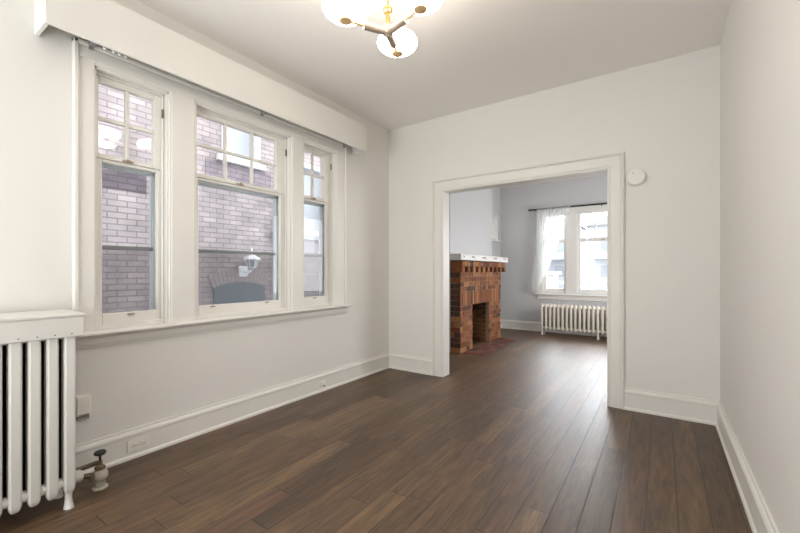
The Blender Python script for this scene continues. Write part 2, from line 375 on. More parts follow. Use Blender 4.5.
# ------------------------------------------------------------------ windows
def sash(name, f, o, g, d0, d1, parent, cols=1, rows=1, m='trim', bar=.022):
    """o: outer rect, g: glass rect"""
    mb = MB(); b = .004
    mbox(mb, f, o[0], g[0], d0, d1, o[2], o[3], b); mbox(mb, f, g[1], o[1], d0, d1, o[2], o[3], b)
    mbox(mb, f, g[0], g[1], d0, d1, o[2], g[2], b); mbox(mb, f, g[0], g[1], d0, d1, g[3], o[3], b)
    for i in range(1, cols):
        s = g[0]+(g[1]-g[0])*i/cols; mbox(mb, f, s-bar/2, s+bar/2, d0+.004, d1-.004, g[2], g[3], .004)
    for i in range(1, rows):
        z = g[2]+(g[3]-g[2])*i/rows; mbox(mb, f, g[0], g[1], d0+.005, d1-.004, z-bar/2, z+bar/2, .004)
    so = mb.build(name, m, parent)
    mb = MB(); dm = d0+(d1-d0)*.62; mbox(mb, f, g[0]-.004, g[1]+.004, dm, dm+.004, g[2]-.004, g[3]+.004)
    mb.build('pane', 'glass', so)
    return so

def lined_opening(name, f, op, parent_label, depth=.2, stop=.012):
    s0, s1, z0, z1 = op
    mb = MB(); t = .014
    mbox(mb, f, s0, s0+t-.002, -.012, depth, z0, z1); mbox(mb, f, s1-t+.002, s1, -.012, depth, z0, z1)
    mbox(mb, f, s0, s1, -.012, depth, z1-t, z1); mbox(mb, f, s0, s1, .03, depth, z0, z0+t+.012)
    if not stop: return struct(mb.build(name, 'trim'), parent_label, 'window')
    # stop beads on the room side of the sashes
    mbox(mb, f, s0+t, s0+t+stop, .028, .046, z0, z1-t, .003); mbox(mb, f, s1-t-stop, s1-t, .028, .046, z0, z1-t, .003); mbox(mb, f, s0+t, s1-t, .028, .046, z1-t-stop, z1-t, .003)
    o = mb.build(name, 'trim'); return struct(o, parent_label, 'window')

def window_left(i, op, zoff, upg, log, cols, label):
    w = lined_opening('window_%d' % i, LEFT, op, label)
    s0, s1, z0, z1 = op; a, b = s0+.013, s1-.013
    upz = (1.833+zoff, 2.250+zoff*.8); loz = (.884+zoff, 1.783+zoff)
    zr = (upz[0]+loz[1])/2 - .006
    us = sash('upper_sash', LEFT, (a, b, zr+.001, z1-.013), (upg[0], upg[1], upz[0], upz[1]), .047, .083, w, cols, 2)
    ls = sash('lower_sash', LEFT, (a, b, z0+.020, zr-.001), (log[0], log[1], loz[0], loz[1]), .050, .083, w)
    # small brass sash lifts / latch, hinge
    mb = MB(); mid = (upg[0]+upg[1])/2
    mbox(mb, LEFT, mid-.030, mid+.030, .037, .048, zr+.004, zr+.016, .003); mbox(mb, LEFT, mid-.008, mid+.014, .028, .040, zr+.008, zr+.022, .003)
    mb.build('latch', 'bronze', us)
    mb = MB(); mbox(mb, LEFT, s1-.028, s1-.018, .024, .034, z1-.17, z1-.11, .002); mb.build('hinge', 'old_brass', us)
    for s in ([(log[0]+log[1])/2] if cols == 2 else [log[0]+.10, log[1]-.14]):
        mb = MB(); mbox(mb, LEFT, s-.018, s+.018, .036, .052, loz[0]-.016, loz[0]-.006, .003); mb.build('sash_lift', 'bronze', ls)
    # aluminium storm window outside the lower sash
    mb = MB(); d0, d1 = .115, .140; so = (a, b, z0+.03, zr+.02); k = .030
    mbox(mb, LEFT, so[0], log[0]+.012, d0, d1, so[2], so[3], .003); mbox(mb, LEFT, log[1]+.003, so[1], d0, d1, so[2], so[3], .003)
    mbox(mb, LEFT, so[0], so[1], d0, d1, so[2], so[2]+.045, .003); mbox(mb, LEFT, so[0], so[1], d0, d1, loz[1]-.016, so[3], .003)
    # inner tracks
    mbox(mb, LEFT, log[1]-.004, log[1]+.004, d0+.010, d1+.012, so[2], so[3], .002); mbox(mb, LEFT, log[0]+.012, log[0]+.024, d0+.012, d1+.02, so[2], so[3], .002)
    st = mb.build('storm_frame', 'alu', w)
    mb = MB(); mbox(mb, LEFT, log[0]+.012, log[1]+.004, d0-.002, d1, 1.270+zoff, 1.296+zoff, .003); mb.build('meeting_rail', 'alu_dark', st)
    mb = MB(); mbox(mb, LEFT, log[0]+.012, log[1]+.004, d1-.008, d1-.005, 1.29+zoff, loz[1]-.02); mb.build('storm_pane', 'glass', st)
    if i != 99:
        mb = MB(); mbox(mb, LEFT, log[0]+.012, log[1]-.002, d1+.004, d1+.006, so[2]+.03, 1.28+zoff); mb.build('insect_screen', 'screen', st)
    return w
window_left(1, OP[0], .004, (.850, 1.146), (.868, 1.164), 2, 'narrow sash window nearest the viewer, with four upper panes')
window_left(2, OP[1], .009, (1.418, 2.102), (1.438, 2.146), 3, 'wide middle sash window with six upper panes')
window_left(3, OP[2], .016, (2.386, 2.664), (2.392, 2.694), 2, 'narrow sash window nearest the back wall')

# casing around the triple window: side legs, mullions, head with back band
mb = MB(); cz0 = .79
def leg(a, b, d=.022):
    mbox(mb, LEFT, a, b, -d, 0, cz0, 2.40, .003); w = b-a
    if w > .08: mbox(mb, LEFT, a+.012, b-.012, -d-.004, -d+.002, cz0, 2.38, .003)
leg(.735, .811); leg(1.209, 1.383); leg(2.209, 2.347); leg(2.759, 2.885)
mbox(mb, LEFT, .735, 2.885, -.021, 0, WZ1-.003, 2.40, .003); mbox(mb, LEFT, .735, 2.885, -.027, 0, 2.325, 2.395, .004)
cas = struct(mb.build('trim_2', 'trim'), 'cream casing and mullions around the triple window', 'window casing')
mb = MB(); mbox(mb, LEFT, .712, .737, -.036, 0, cz0, 2.425, .006); mbox(mb, LEFT, 2.883, 2.908, -.036, 0, cz0, 2.425, .006); mbox(mb, LEFT, .712, 2.908, -.036, 0, 2.398, 2.425, .006)
mb.build('back_band', 'trim', cas)
SILL = [(-.06, 0), (.060, 0), (.072, .006), (.074, .014), (.070, .022), (.060, .026), (-.06, .026)]
mb = MB(); mb.prism(SILL, (XL, .690, .776), (XL, 2.945, .782), (1, 0, 0)); mb.build('window_sill', 'trim', cas)
APR = [(0, 0), (.014, 0), (.016, .010), (.020, .018), (.020, .048), (.034, .060), (.040, .066), (0, .066)]
mb = MB(); mb.prism(APR, (XL, .712, .710), (XL, 2.905, .716), (1, 0, 0)); mb.build('apron', 'trim', cas)

# pelmet box above the window
VX = -2.49
mb = MB(); mb.box(VX-.016, VX, .56, 3.03, 2.362, 2.628, .003)
vf = mb.build('pelmet', 'trim'); tag(vf, 'long cream pelmet box boxed out above the triple window', 'pelmet')
mb = MB(); mb.box(XL+.001, VX-.016, .56, .578, 2.362, 2.628, .002); mb.build('end_board', 'trim', vf)
mb = MB(); mb.box(XL+.001, VX-.016, 3.012, 3.03, 2.362, 2.628, .002); mb.build('end_board', 'trim', vf)
mb = MB(); mb.box(XL+.001, VX-.016, .578, 3.012, 2.612, 2.628); mb.build('top_board', 'trim', vf)
# curtain track inside the pelmet
ct = thing('curtain_track', 'thin metal curtain track tucked under the pelmet', 'curtain track', (-2.56, 1.8, 2.42))
mb = MB(); mb.box(-2.530, -2.516, .75, 2.93, 2.392, 2.402, .002); mb.build('rail', 'alu', ct)
for y in (.79, 1.90, 2.86):
    mb = MB(); mb.box(-2.64, -2.522, y-.012, y+.012, 2.402, 2.410); mb.box(-2.648, -2.640, y-.012, y+.012, 2.385, 2.44, .002); mb.build('bracket', 'alu_dark', ct)
for y in (.80, .84, .87, .90):
    mb = MB(); mb.tube((-2.523, y, 2.392), (-2.523, y+.012, 2.366), .004, seg=8); mb.lathe([(0, -.008), (.008, 0), (0, .008)], (-2.523, y+.014, 2.362), seg=10); mb.build('glider', 'white_plastic', ct)

# ------------------------------------------------------------------ near radiator
def capsule(mb, cx, cy, rx, ry, z0, z1, rnd=.03, seg=8, pw=.5):
    rings = []
    def ring(z, k):
        r = []
        for i in range(seg):
            a = 2*math.pi*(i+.5)/seg; c, s_ = math.cos(a), math.sin(a)
            r.append(Vector((cx+math.copysign(abs(c)**pw, c)*rx*k, cy+math.copysign(abs(s_)**pw, s_)*ry*k, z)))
        return r
    for t in (.12, .35, .6, .82, 1.0): rings.append(ring(z0+rnd*(1-math.cos(math.asin(t))) , t))
    for t in (1.0, .82, .6, .35, .12): rings.append(ring(z1-rnd*(1-math.cos(math.asin(t))), t))
    mb.loft(rings)
RFX = -2.338           # front face of the radiator
rad = thing('cast_iron_radiator', 'white painted cast iron column radiator under the box cover at the left edge', 'radiator', (-2.46, .2, 0))
PIT = .0625; Y0 = .618
for i in range(13):
    y = Y0-i*PIT
    mb = MB(); capsule(mb, RFX-.030, y, .030, .0232, .066, .90, .034)
    sec = mb.build('section', 'white_enamel', rad, smooth=32)
    for cx in (RFX-.102, RFX-.174):
        mb = MB(); capsule(mb, cx, y, .028, .021, .085, .89, .03)
        for z in (.125, .84): mb.tube((cx+.05, y, z), (cx, y, z), .020, seg=12)
        mb.build('rear_column', 'shaded_iron', sec, smooth=50)
    if i < 12:
        for z in (.125, .84):
            mb = MB(); mb.tube((RFX-.034, y-.02, z), (RFX-.034, y-PIT+.02, z), .024, seg=14); mb.build('hub', 'white_enamel', sec, smooth=50)
def foot(y, x):
    mb = MB(); rings = []
    for z, rx, ry, dx in ((.135, .028, .0222, 0), (.100, .026, .021, 0), (.070, .020, .015, 0), (.045, .017, .0135, 0), (.022, .019, .016, .003), (.008, .024, .019, .005), (0, .025, .020, .005)):
        rings.append([Vector((x+dx+math.cos(a)*rx, y+math.sin(a)*ry, z)) for a in [2*math.pi*k/16 for k in range(16)]])
    mb.loft(rings); return mb.build('foot', 'white_enamel', rad, smooth=50)
foot(Y0, RFX-.030); foot(Y0, RFX-.185); foot(Y0-12*PIT, RFX-.030); foot(Y0-12*PIT, RFX-.185)
# valve
vl = MB(); VXc, VYc = -2.44, .767
vl.lathe([(.034, 0), (.034, .006), (.028, .010), (.024, .012), (.024, .040), (.027, .044), (.032, .050), (.036, .062), (.034, .078), (.028, .090), (.022, .096), (.022, .100)], (VXc, VYc, 0), seg=20)
valve = vl.build('valve', 'valve_paint', rad, smooth=40)
mb = MB(); mb.lathe([(.021, .098), (.024, .102), (.024, .114), (.016, .120), (.011, .124), (.011, .142)], (VXc, VYc, 0), seg=6); mb.build('bonnet', 'old_brass', valve)
mb = MB(); mb.lathe([(.006, .14), (.006, .172), (.012, .174), (.024, .177), (.028, .185), (.024, .193), (.012, .191), (0, .190)], (VXc, VYc, 0), seg=22); mb.build('handwheel', 'black_metal', valve, smooth=40)
mb = MB(); mb.tube((VXc, VYc-.02, .075), (VXc, VYc-.085, .095), .013, seg=14); mb.tube((VXc, VYc-.03, .072), (VXc, VYc-.048, .076), .021, seg=6); mb.build('union', 'old_brass', valve)
mb = MB(); mb.lathe([(.020, 0), (.030, .010), (.030, .030), (.022, .042), (.022, .07)], (VXc, VYc-.075, .100), (0, -1, .1), seg=16); mb.build('union_nut', 'white_enamel', valve, smooth=40)
mb = MB(); mb.tube((VXc-.06, VYc+.01, .112), (VXc-.055, VYc-.16, .112), .012, seg=12); mb.build('supply_pipe', 'old_brass', valve)

# radiator cover resting on it
cv = thing('radiator_cover', 'white wooden box cover with nail holes on top of the near radiator', 'radiator cover', (-2.48, .2, .84))
CE = .668
mb = MB(); mb.box(-2.326-.016, -2.326, -.30, CE, .827, .922, .003); mb.build('front_board', 'cover_paint', cv)
mb = MB(); mb.box(-2.642, -2.322, -.30, CE+.004, .922, .938, .004); mb.build('top_board', 'cover_paint', cv)
mb = MB(); mb.box(-2.642, -2.342, CE-.016, CE, .827, .922, .003); mb.build('end_board', 'cover_paint', cv)
for k in range(9):
    mb = MB(); y = .620-k*.0615; mb.tube((-2.3265, y, .843), (-2.3250, y, .843), .0028, seg=10); mb.build('nail_hole', 'black_hole', cv)

# ------------------------------------------------------------------ wall fittings
wb = MB(); wb.box(XL, XL+.024, .728, .792, .335, .447, .004); t = wb.build('wall_box', 'plastic'); tag(t, 'small ivory control box on the wall right of the near radiator', 'wall control')
mb = MB(); mb.box(XL, XL+.018, .732, .788, .314, .330, .002); mb.build('base_strip', 'alu_dark', t)
mb = MB(); mb.box(XL+.02, XL+.0265, .736, .784, .338, .345); mb.build('slot', 'bronze', t)

def outlet(name, label, f, sc, zc, sw, zh, horizontal, d=.020):
    mb = MB(); mbox(mb, f, sc-sw/2, sc+sw/2, -d-.006, -d+.001, zc-zh/2, zc+zh/2, .002)
    o = mb.build(name, 'white_plastic'); tag(o, label, 'outlet')
    for k in (-1, 1):
        a, b = (k*.021, 0) if horizontal else (0, k*.021)
        mb = MB(); mbox(mb, f, sc+a-.015, sc+a+.015, -d-.0085, -d-.005, zc+b-.014, zc+b+.014, .003); r = mb.build('receptacle', 'plastic', o)
        mb = MB()
        for q in (-1, 1):
            if horizontal: mbox(mb, f, sc+a-.006, sc+a+.004, -d-.0095, -d-.0084, zc+b+q*.006-.0012, zc+b+q*.006+.0012)
            else: mbox(mb, f, sc+a+q*.006-.0012, sc+a+q*.006+.0012, -d-.0095, -d-.0084, zc+b-.004, zc+b+.006)
        mbox(mb, f, sc+a+(.008 if horizontal else -.002), sc+a+(.012 if horizontal else .002), -d-.0095, -d-.0084, zc+b-(.002 if horizontal else .010), zc+b+(.002 if horizontal else -.006))
        mb.build('slots', 'black_hole', r)
    return o
outlet('wall_outlet', 'white duplex outlet lying sideways in the left baseboard near the radiator valve', LEFT, 1.028, .078, .118, .070, True)
outlet('wall_outlet', 'white upright duplex outlet in the baseboard left of the cased opening', lambda s, d, z: (s, YB+d, z), -2.232, .080, .070, .110, False)
pj = MB(); mbox(pj, LEFT, 2.55, 2.605, -.034, -.018, .052, .098, .006); t = pj.build('cable_plate', 'white_plastic'); tag(t, 'tiny white cable plate on the left baseboard near the back corner', 'cable plate')
mb = MB(); mb.tube((XL+.030, 2.578, .062), (XL+.046, 2.59, .048), .006, seg=10); mb.build('cable_stub', 'bronze', t)

sd = MB(); cx, cz, y = -.172, 1.908, YB
sd.lathe([(.064, 0), (.068, .004), (.068, .012), (.064, .014)], (cx, y, cz), (0, -1, 0), seg=40)
t = sd.build('smoke_detector', 'white_plastic', smooth=35); tag(t, 'round white detector on the wall right of the cased opening', 'smoke detector')
mb = MB(); mb.lathe([(.060, .013), (.066, .018), (.066, .030), (.060, .037), (.030, .040), (0, .040)], (cx, y, cz), (0, -1, 0), seg=40); mb.build('cover', 'white_plastic', t, smooth=35)
mb = MB(); mb.lathe([(.0055, .0385), (.0055, .0408)], (cx-.020, y, cz+.030), (0, -1, 0), seg=12); mb.build('test_hole', 'bronze', t)
mb = MB(); mb.lathe([(.016, .039), (.016, .0415), (.013, .0425)], (cx, y, cz+.004), (0, -1, 0), seg=24); mb.build('test_button', 'white_plastic', t)

# ------------------------------------------------------------------ ceiling light
HX, HY, HZ = -1.151, 1.571, 2.36
cl = thing('ceiling_light', 'three-arm brass ceiling light with lit milk glass bowls', 'ceiling light', (HX, HY, H))
mb = MB(); mb.lathe([(.062, 0), (.062, -.010), (.055, -.022), (.012, -.026), (.0, -.026)], (HX, HY, H), seg=32); mb.build('canopy', 'brass', cl, smooth=40)
mb = MB(); mb.tube((HX, HY, HZ+.03), (HX, HY, H-.02), .0055, seg=12); mb.build('stem', 'brass', cl, smooth=40)
mb = MB(); mb.lathe([(.0, .135)]+[(.024*math.sin(t*math.pi/10), .111+.024*math.cos(t*math.pi/10)) for t in range(1, 10)]+[(0, .087)], (HX, HY, HZ), seg=20); mb.lathe([(.011, .03), (.011, .095)], (HX, HY, HZ), seg=16)
mb.build('ball_knuckle', 'brass', cl, smooth=40)
mb = MB(); mb.lathe([(0, -.030), (.010, -.029), (.018, -.020), (.026, -.014), (.026, .022), (.018, .034), (.010, .036)], (HX, HY, HZ), seg=20); mb.build('hub', 'bronze', cl, smooth=40)
for ang, L in ((-121, .222), (-13.5, .234), (110.5, .195)):
    a = math.radians(ang); d = Vector((math.cos(a), math.sin(a), 0)); c = Vector((HX, HY, HZ)); e = c+d*L
    mb = MB(); mb.tube(c+d*.018, c+d*(L*.58), .0195, seg=18); arm = mb.build('arm', 'bronze', cl, smooth=40)
    mb = MB(); mb.tube(c+d*(L*.58), e, .0075, seg=12); mb.build('rod', 'cap_brass', arm, smooth=40)
    mb = MB(); mb.lathe([(0, -.012), (.022, -.012), (.031, -.006), (.031, .008), (.022, .014)], e, seg=24); mb.build('cap', 'cap_brass', arm, smooth=40)
    mb = MB(); R, B = .112, .054; cc = e+Vector((0, 0, B+.004))
    mb.lathe([(0, -B)]+[(R*math.sin(t*math.pi/16), -B*math.cos(t*math.pi/16)) for t in range(1, 15)], cc, seg=36); mb.build('glass_bowl', 'milk', cl, smooth=60)

# ------------------------------------------------------------------ brick fireplace in the front room
FX = -2.29; rnd = random.Random(3)
PAL = [(.54, .325, .175), (.58, .37, .21), (.48, .28, .15), (.61, .41, .25), (.55, .34, .19), (.45, .255, .135), (.51, .30, .16), (.63, .44, .28)]
DARK = [(.28, .185, .13), (.32, .21, .14), (.34, .19, .11)]
def bc(p_dark=.10): return rnd.choice(DARK) if rnd.random() < p_dark else rnd.choice(PAL)
fp = thing('brick_fireplace', 'red brown brick fireplace with a white mantel in the front room', 'fireplace', (-2.37, 5.6, 0))
G = .009
core = MB(); core.box(-2.449, FX-.012, FY0+.012, OY0-.004, 0, .652); core.box(-2.449, FX-.012, OY1+.004, FY1-.012, 0, .652); core.box(-2.449, FX-.012, FY0+.012, FY1-.012, .652, 1.288)
core.build('mortar_core', 'mortar', fp)
def course(mb, y0, y1, z0, z1, off, L=.205, proj=0.0, pd=.1, xb=None):
    y = y0-off
    while y < y1-.01:
        ll = L if rnd.random() < .45 else L/2; a, b = max(y, y0), min(y+ll, y1)
        if b-a > .025:
            j = rnd.uniform(-.003, .003); mb.box((FX-.05) if xb is None else xb, FX+proj+j, a+G/2, b-G/2, z0+G/2, z1-G/2, .004, bc(pd))
        y = b
def end_course(mb, z0, z1, k, pd, yy, sg):
    x = FX-.16; cuts = [x, FX-.10, FX-.006] if k % 2 else [x, FX-.006]
    if 1:
        for a, b in zip(cuts, cuts[1:]):
            ys = sorted((yy+sg*.0, yy+sg*.045)); mb.box(a+G/2, b-G/2, ys[0]+rnd.uniform(-.002, .002), ys[1], z0+G/2, z1-G/2, .004, bc(pd))
left = MB(); right = MB(); n = 9; ch = .651/n
for k in range(n):
    z = k*ch
    course(left, FY0, OY0, z, z+ch, (.1 if k % 2 else 0), pd=.06); course(right, OY1, FY1, z, z+ch, (.1 if k % 2 else 0), pd=.06)
left.build('pier', 'brick', fp); right.build('pier', 'brick', fp)
mb = MB(); y = FY0; nS = 23; ws = (FY1-FY0)/nS
for k in range(nS): mb.box(FX-.05, FX+rnd.uniform(-.003, .003), FY0+k*ws+G/2, FY0+(k+1)*ws-G/2, .655, .851, .004, bc(.03))
mb.build('soldier_course', 'brick', fp)
mb = MB(); z = .853; hh = (1.13-.853)/4
for k in range(4): course(mb, FY0, FY1, z+k*hh, z+(k+1)*hh, .1 if k % 2 else 0, pd=.05 if k else .35)
mb.build('upper_courses', 'brick', fp)
mb = MB(); y = FY0-.045; k = 0
while y < FY1+.03:
    mb.box(FX-.06, FX+.045, y+G/2, y+.098, 1.131, 1.206, .004, rnd.choice(PAL)); y += .186
mb.box(FX-.05, FX-.010, FY0+.01, FY1-.01, 1.131, 1.206, 0, (.05, .035, .025))  # near-black backing, the shade in the gaps between dentils put into its colour
mb.build('dentil_course', 'brick', fp)
mb = MB(); course(mb, FY0-.055, FY1+.055, 1.208, 1.290, .05, L=.2, proj=.058, pd=.12, xb=-2.40); mb.build('corbel_course', 'brick', fp)
zz = .653
for yy, sg in ((FY0, 1), (FY1, -1)):
    mb = MB()
    for k in range(n): end_course(mb, k*ch, (k+1)*ch, k, .45, yy, sg)
    for k in range(8): end_course(mb, zz+k*.0795, zz+(k+1)*.0795, k, .5, yy, sg)
    mb.build('end_bricks', 'brick', fp)
# firebox lining
mb = MB(); m2 = MB(); m3 = MB()
for k in range(n):
    z0, z1 = k*ch+G/2, (k+1)*ch-G/2; c = lambda: random.choice([(.46, .31, .16), (.40, .26, .13), (.32, .19, .09), (.44, .29, .16)])
    xs = -2.50 if k % 2 else -2.42
    for xa, xb in ((-2.64, xs-G/2), (xs+G/2, FX-.055)):
        mb.box(xa, xb, OY0-.035, OY0+.004, z0, z1, .003, c()); m2.box(xa, xb, OY1-.004, OY1+.035, z0, z1, .003, c())
    for q in range(3):
        w = (OY1-OY0)/3; m3.box(-2.672, -2.632, OY0+q*w+G/2, OY0+(q+1)*w-G/2, z0, z1, .003, c())
mb.build('firebox_side', 'brick', fp); m2.build('firebox_side', 'brick', fp); m3.build('firebox_back', 'brick', fp)
mb = MB(); mb.box(-2.677, -2.30, OY0-.03, OY1+.03, .654, .668); mb.build('firebox_lintel', 'mortar', fp)
# mantel
mb = MB(); mb.box(-2.449, -2.20, FY0-.17, FY1+.11, 1.292, 1.378, .006); man = mb.build('mantel', 'cover_paint', fp)
for yc, w in ((5.06, .11), (5.46, .15), (5.92, .13), (6.36, .12), (4.74, .05)):
    mb = MB()
    for q in range(4):
        a = yc-w/2+q*w/4; mb.box(-2.203, -2.1985, a, a+w/4, 1.337+rnd.uniform(-.006, .004), 1.352+rnd.uniform(-.008, .006), .001, rnd.choice([(.50, .38, .29), (.55, .44, .36), (.42, .31, .24)]))
    mb.build('paint_chip', 'brick', man)
# hearth
mb = MB(); ny, nx = 14, 3
for i in range(ny):
    for j in range(nx):
        y0 = 4.88+i*(1.46/ny); x0 = FX+j*.10
        mb.box(x0+.003, x0+.097, y0+.003, y0+1.46/ny-.003, 0, .007, .002, rnd.choice([(.36, .16, .11), (.40, .20, .14), (.30, .14, .105), (.46, .28, .21)]))
hb = mb.build('hearth_tiles', 'brick', fp)

# ------------------------------------------------------------------ front-room windows
FWL = ['narrow street window behind the sheer curtain', 'wide street window right of the sheer curtain', 'narrow street window at the right end']
for i, (op, cols) in enumerate(zip(FO, (2, 3, 2))):
    w = lined_opening('window_%d' % (i+4), FRONT, op, FWL[i])
    s0, s1, z0, z1 = op; a, b = s0+.013, s1-.013; zr = 1.705
    us = sash('upper_sash', FRONT, (a, b, zr, z1-.013), (a+.035, b-.035, zr+.035, z1-.045), .047, .083, w, cols, 2, bar=.018)
    ls = sash('lower_sash', FRONT, (a, b, z0+.02, zr-.002), (a+.04, b-.04, z0+.075, zr-.03), .050, .083, w)
    mb = MB(); m_ = (a+b)/2; mbox(mb, FRONT, m_-.03, m_+.03, .03, .05, zr-.006, zr+.014, .004); mb.build('sash_lock', 'bronze', us)
mb = MB()
for a, b in ((-1.965, -1.857), (-1.443, -1.257), (-.443, -.257), (.157, .27)): mbox(mb, FRONT, a, b, -.022, 0, .72, 2.31, .004)
mbox(mb, FRONT, -1.965, .27, -.021, 0, 2.217, 2.31, .004); mbox(mb, FRONT, -1.985, .29, -.034, 0, 2.305, 2.330, .005)
t3 = struct(mb.build('trim_3', 'trim'), 'pale casing around the street windows', 'window casing')
mb = MB(); mbox(mb, FRONT, -1.995, .30, -.075, .05, .700, .724, .006); mb.build('window_sill', 'trim', t3)
mb = MB(); mbox(mb, FRONT, -1.955, .26, -.022, 0, .615, .700, .004); mb.build('apron', 'trim', t3)
# small side window past the chimney breast
w7 = lined_opening('window_7', LEFT, SIDE, 'small high side window past the chimney breast', stop=0)
sash('sash', LEFT, (SIDE[0]+.013, SIDE[1]-.013, SIDE[2]+.02, SIDE[3]-.013), (SIDE[0]+.035, SIDE[1]-.032, SIDE[2]+.045, SIDE[3]-.04), .004, .028, w7)
mb = MB(); mbox(mb, LEFT, SIDE[0]-.1, SIDE[1]+.1, -.05, .04, SIDE[2]-.03, SIDE[2]+.002, .004)
struct(mb.build('trim_4', 'trim'), 'sill of the small side window', 'window sill')

# curtain rod and sheer curtain
cr = thing('curtain_rod', 'thin black curtain rod above the street windows', 'curtain rod', (-.85, 7.38, 2.30))
mb = MB(); mb.tube((-2.06, 7.385, 2.302), (.36, 7.385, 2.302), .0145, seg=14); mb.build('rod', 'black_metal', cr, smooth=40)
for x, sgn in ((-2.06, -1), (.36, 1)):
    mb = MB(); mb.lathe([(.011, 0), (.018, .004), (.019, .024), (.011, .034), (0, .034)], (x, 7.385, 2.302), (sgn, 0, 0), seg=16); mb.build('finial', 'black_metal', cr, smooth=40)
for x in (-1.955, -.85, .26):
    mb = MB(); mb.tube((x, 7.385, 2.302), (x, 7.49, 2.302), .006, seg=10); mb.box(x-.012, x+.012, 7.482, 7.499, 2.255, 2.335, .003); mb.tube((x, 7.385, 2.292), (x, 7.385, 2.262), .006, seg=8); mb.build('bracket', 'black_metal', cr)
def lerp_tab(tab, v):
    for (a, x0), (b, x1) in zip(tab, tab[1:]):
        if v <= b: return x0+(x1-x0)*(v-a)/(b-a)
    return tab[-1][1]
LT = [(0, -1.945), (.3, -1.955), (.6, -1.985), (.85, -2.02), (1, -2.00)]
RT = [(0, -1.345), (.1, -1.385), (.4, -1.53), (.74, -1.74), (.9, -1.86), (1, -1.945)]
cm = bmesh.new(); NU, NV = 90, 46; vs = []
for j in range(NV+1):
    t = j/NV; z = 2.318-t*(2.318-.76); l_, r_ = lerp_tab(LT, t), lerp_tab(RT, t); row = []
    for i in range(NU+1):
        u = i/NU; amp = .016*(1-.35*t)*(.55+.45*math.sin(3.1*u+1)); y = 7.385 + amp*math.sin(u*math.pi*2*11+.5*math.sin(4*t)) - .014*t
        if t < .03: y = 7.385+(y-7.385)*.7-.012
        row.append(cm.verts.new((l_+(r_-l_)*u, y-.006, z)))
    vs.append(row)
for j in range(NV):
    for i in range(NU): cm.faces.new((vs[j][i], vs[j][i+1], vs[j+1][i+1], vs[j+1][i]))
me = bpy.data.meshes.new('sheer_curtain'); cm.to_mesh(me); cm.free()
for p in me.polygons: p.use_smooth = True
me.materials.append(M['sheer']); sc = bpy.data.objects.new('sheer_curtain', me); COL.objects.link(sc)
tag(sc, 'sheer white curtain swept aside on the black rod', 'curtain')
hk = MB(); hk.tube((-1.985, 7.36, .775), (-2.0, 7.498, .79), .006, seg=10); hk.lathe([(.02, 0), (.02, .01), (0, .014)], (-1.985, 7.36, .775), (0, -1, 0), seg=14); h_ = hk.build('curtain_holdback', 'white_plastic'); tag(h_, 'small white holdback pinning the sheer curtain beside the sill', 'holdback')

# front-room radiator
fr = thing('low_radiator', 'low cream radiator with many columns under the street windows', 'radiator', (-1.0, 7.24, 0))
P2 = .0695; N2 = 23; FX0 = -1.785
for i in range(N2):
    x = FX0+i*P2; mb = MB()
    for y in (7.155, 7.225, 7.295): capsule(mb, x, y, .0185, .026, .088, .545, .024, 12)
    for z in (.13, .505): mb.tube((x, 7.155, z), (x, 7.295, z), .016, seg=10)
    mb.lathe([(0, 0), (.014, .002), (.017, .016), (.010, .026), (0, .03)], (x, 7.155, .535), seg=10)
    sec = mb.build('section', 'cream_rad', fr, smooth=50)
    if i < N2-1:
        for z in (.13, .505):
            mb = MB(); mb.tube((x+.012, 7.165, z), (x+P2-.012, 7.165, z), .020, seg=12); mb.build('hub', 'cream_rad', sec, smooth=50)
for i in (0, 13, N2-1):
    for y in (7.155, 7.295):
        x = FX0+i*P2; mb = MB()
        mb.loft([[Vector((x+math.cos(a)*r, y+math.sin(a)*r, z)) for a in [2*math.pi*k/12 for k in range(12)]] for z, r in ((.13, .018), (.08, .016), (.04, .013), (.015, .017), (0, .021))]); mb.build('foot', 'cream_rad', fr, smooth=50)

# ------------------------------------------------------------------ outside, left: the neighbouring house
NX = -5.6; GZ = -.75
nh = thing('neighbouring_house', 'pale pinkish brick house wall seen through the three sash windows', 'house', (NX, 3, GZ))
AR = (3.17, 4.07, .18, .88); WA = (3.30, 3.98, 2.93, 4.2); WB = (4.30, 5.55, 1.83, 3.2)
mb = MB(); grid_wall(mb, lambda s, d, z: (NX-d, s, z), -5, 8.4, GZ, 6.2, 0, .25, [WA, WB]); nw = mb.build('brick_wall', 'nbrick', nh)
mb = MB()
a_n = 24; cyc, hw, rise = (AR[0]+AR[1])/2, (AR[1]-AR[0])/2, .09; Rr = (hw*hw+rise*rise)/(2*rise); zc = AR[3]+rise-Rr; th = math.asin(hw/Rr)
poly = [(AR[0], AR[2]), (AR[1], AR[2])]+[(cyc+Rr*math.sin(th-2*th*k/a_n), zc+Rr*math.cos(th-2*th*k/a_n)) for k in range(a_n+1)]
mb.prism(poly, (NX-.03, 0, 0), (NX+.012, 0, 0), (0, 1, 0)); aw = mb.build('arched_window', 'arch_dark', nh)
mb = MB()
for k in range(15):
    t0 = -th+2*th*k/15; t1 = t0+2*th/15*.94
    q = [(cyc+r*math.sin(t), zc+r*math.cos(t)) for r, t in ((Rr+.005, t0), (Rr+.005, t1), (Rr+.22, t1), (Rr+.22, t0))]
    mb.prism(q, (NX-.02, 0, 0), (NX+.014, 0, 0), (0, 1, 0))
va = mb.build('brick_arch', mat('arch_brick', (.36, .31, .31), .9, noise=.25, nscale=9), nh)
mb = MB(); mb.box(NX-.02, NX+.02, AR[0], AR[1], .60, .64); mb.build('glazing_bar', 'arch_dark', aw)
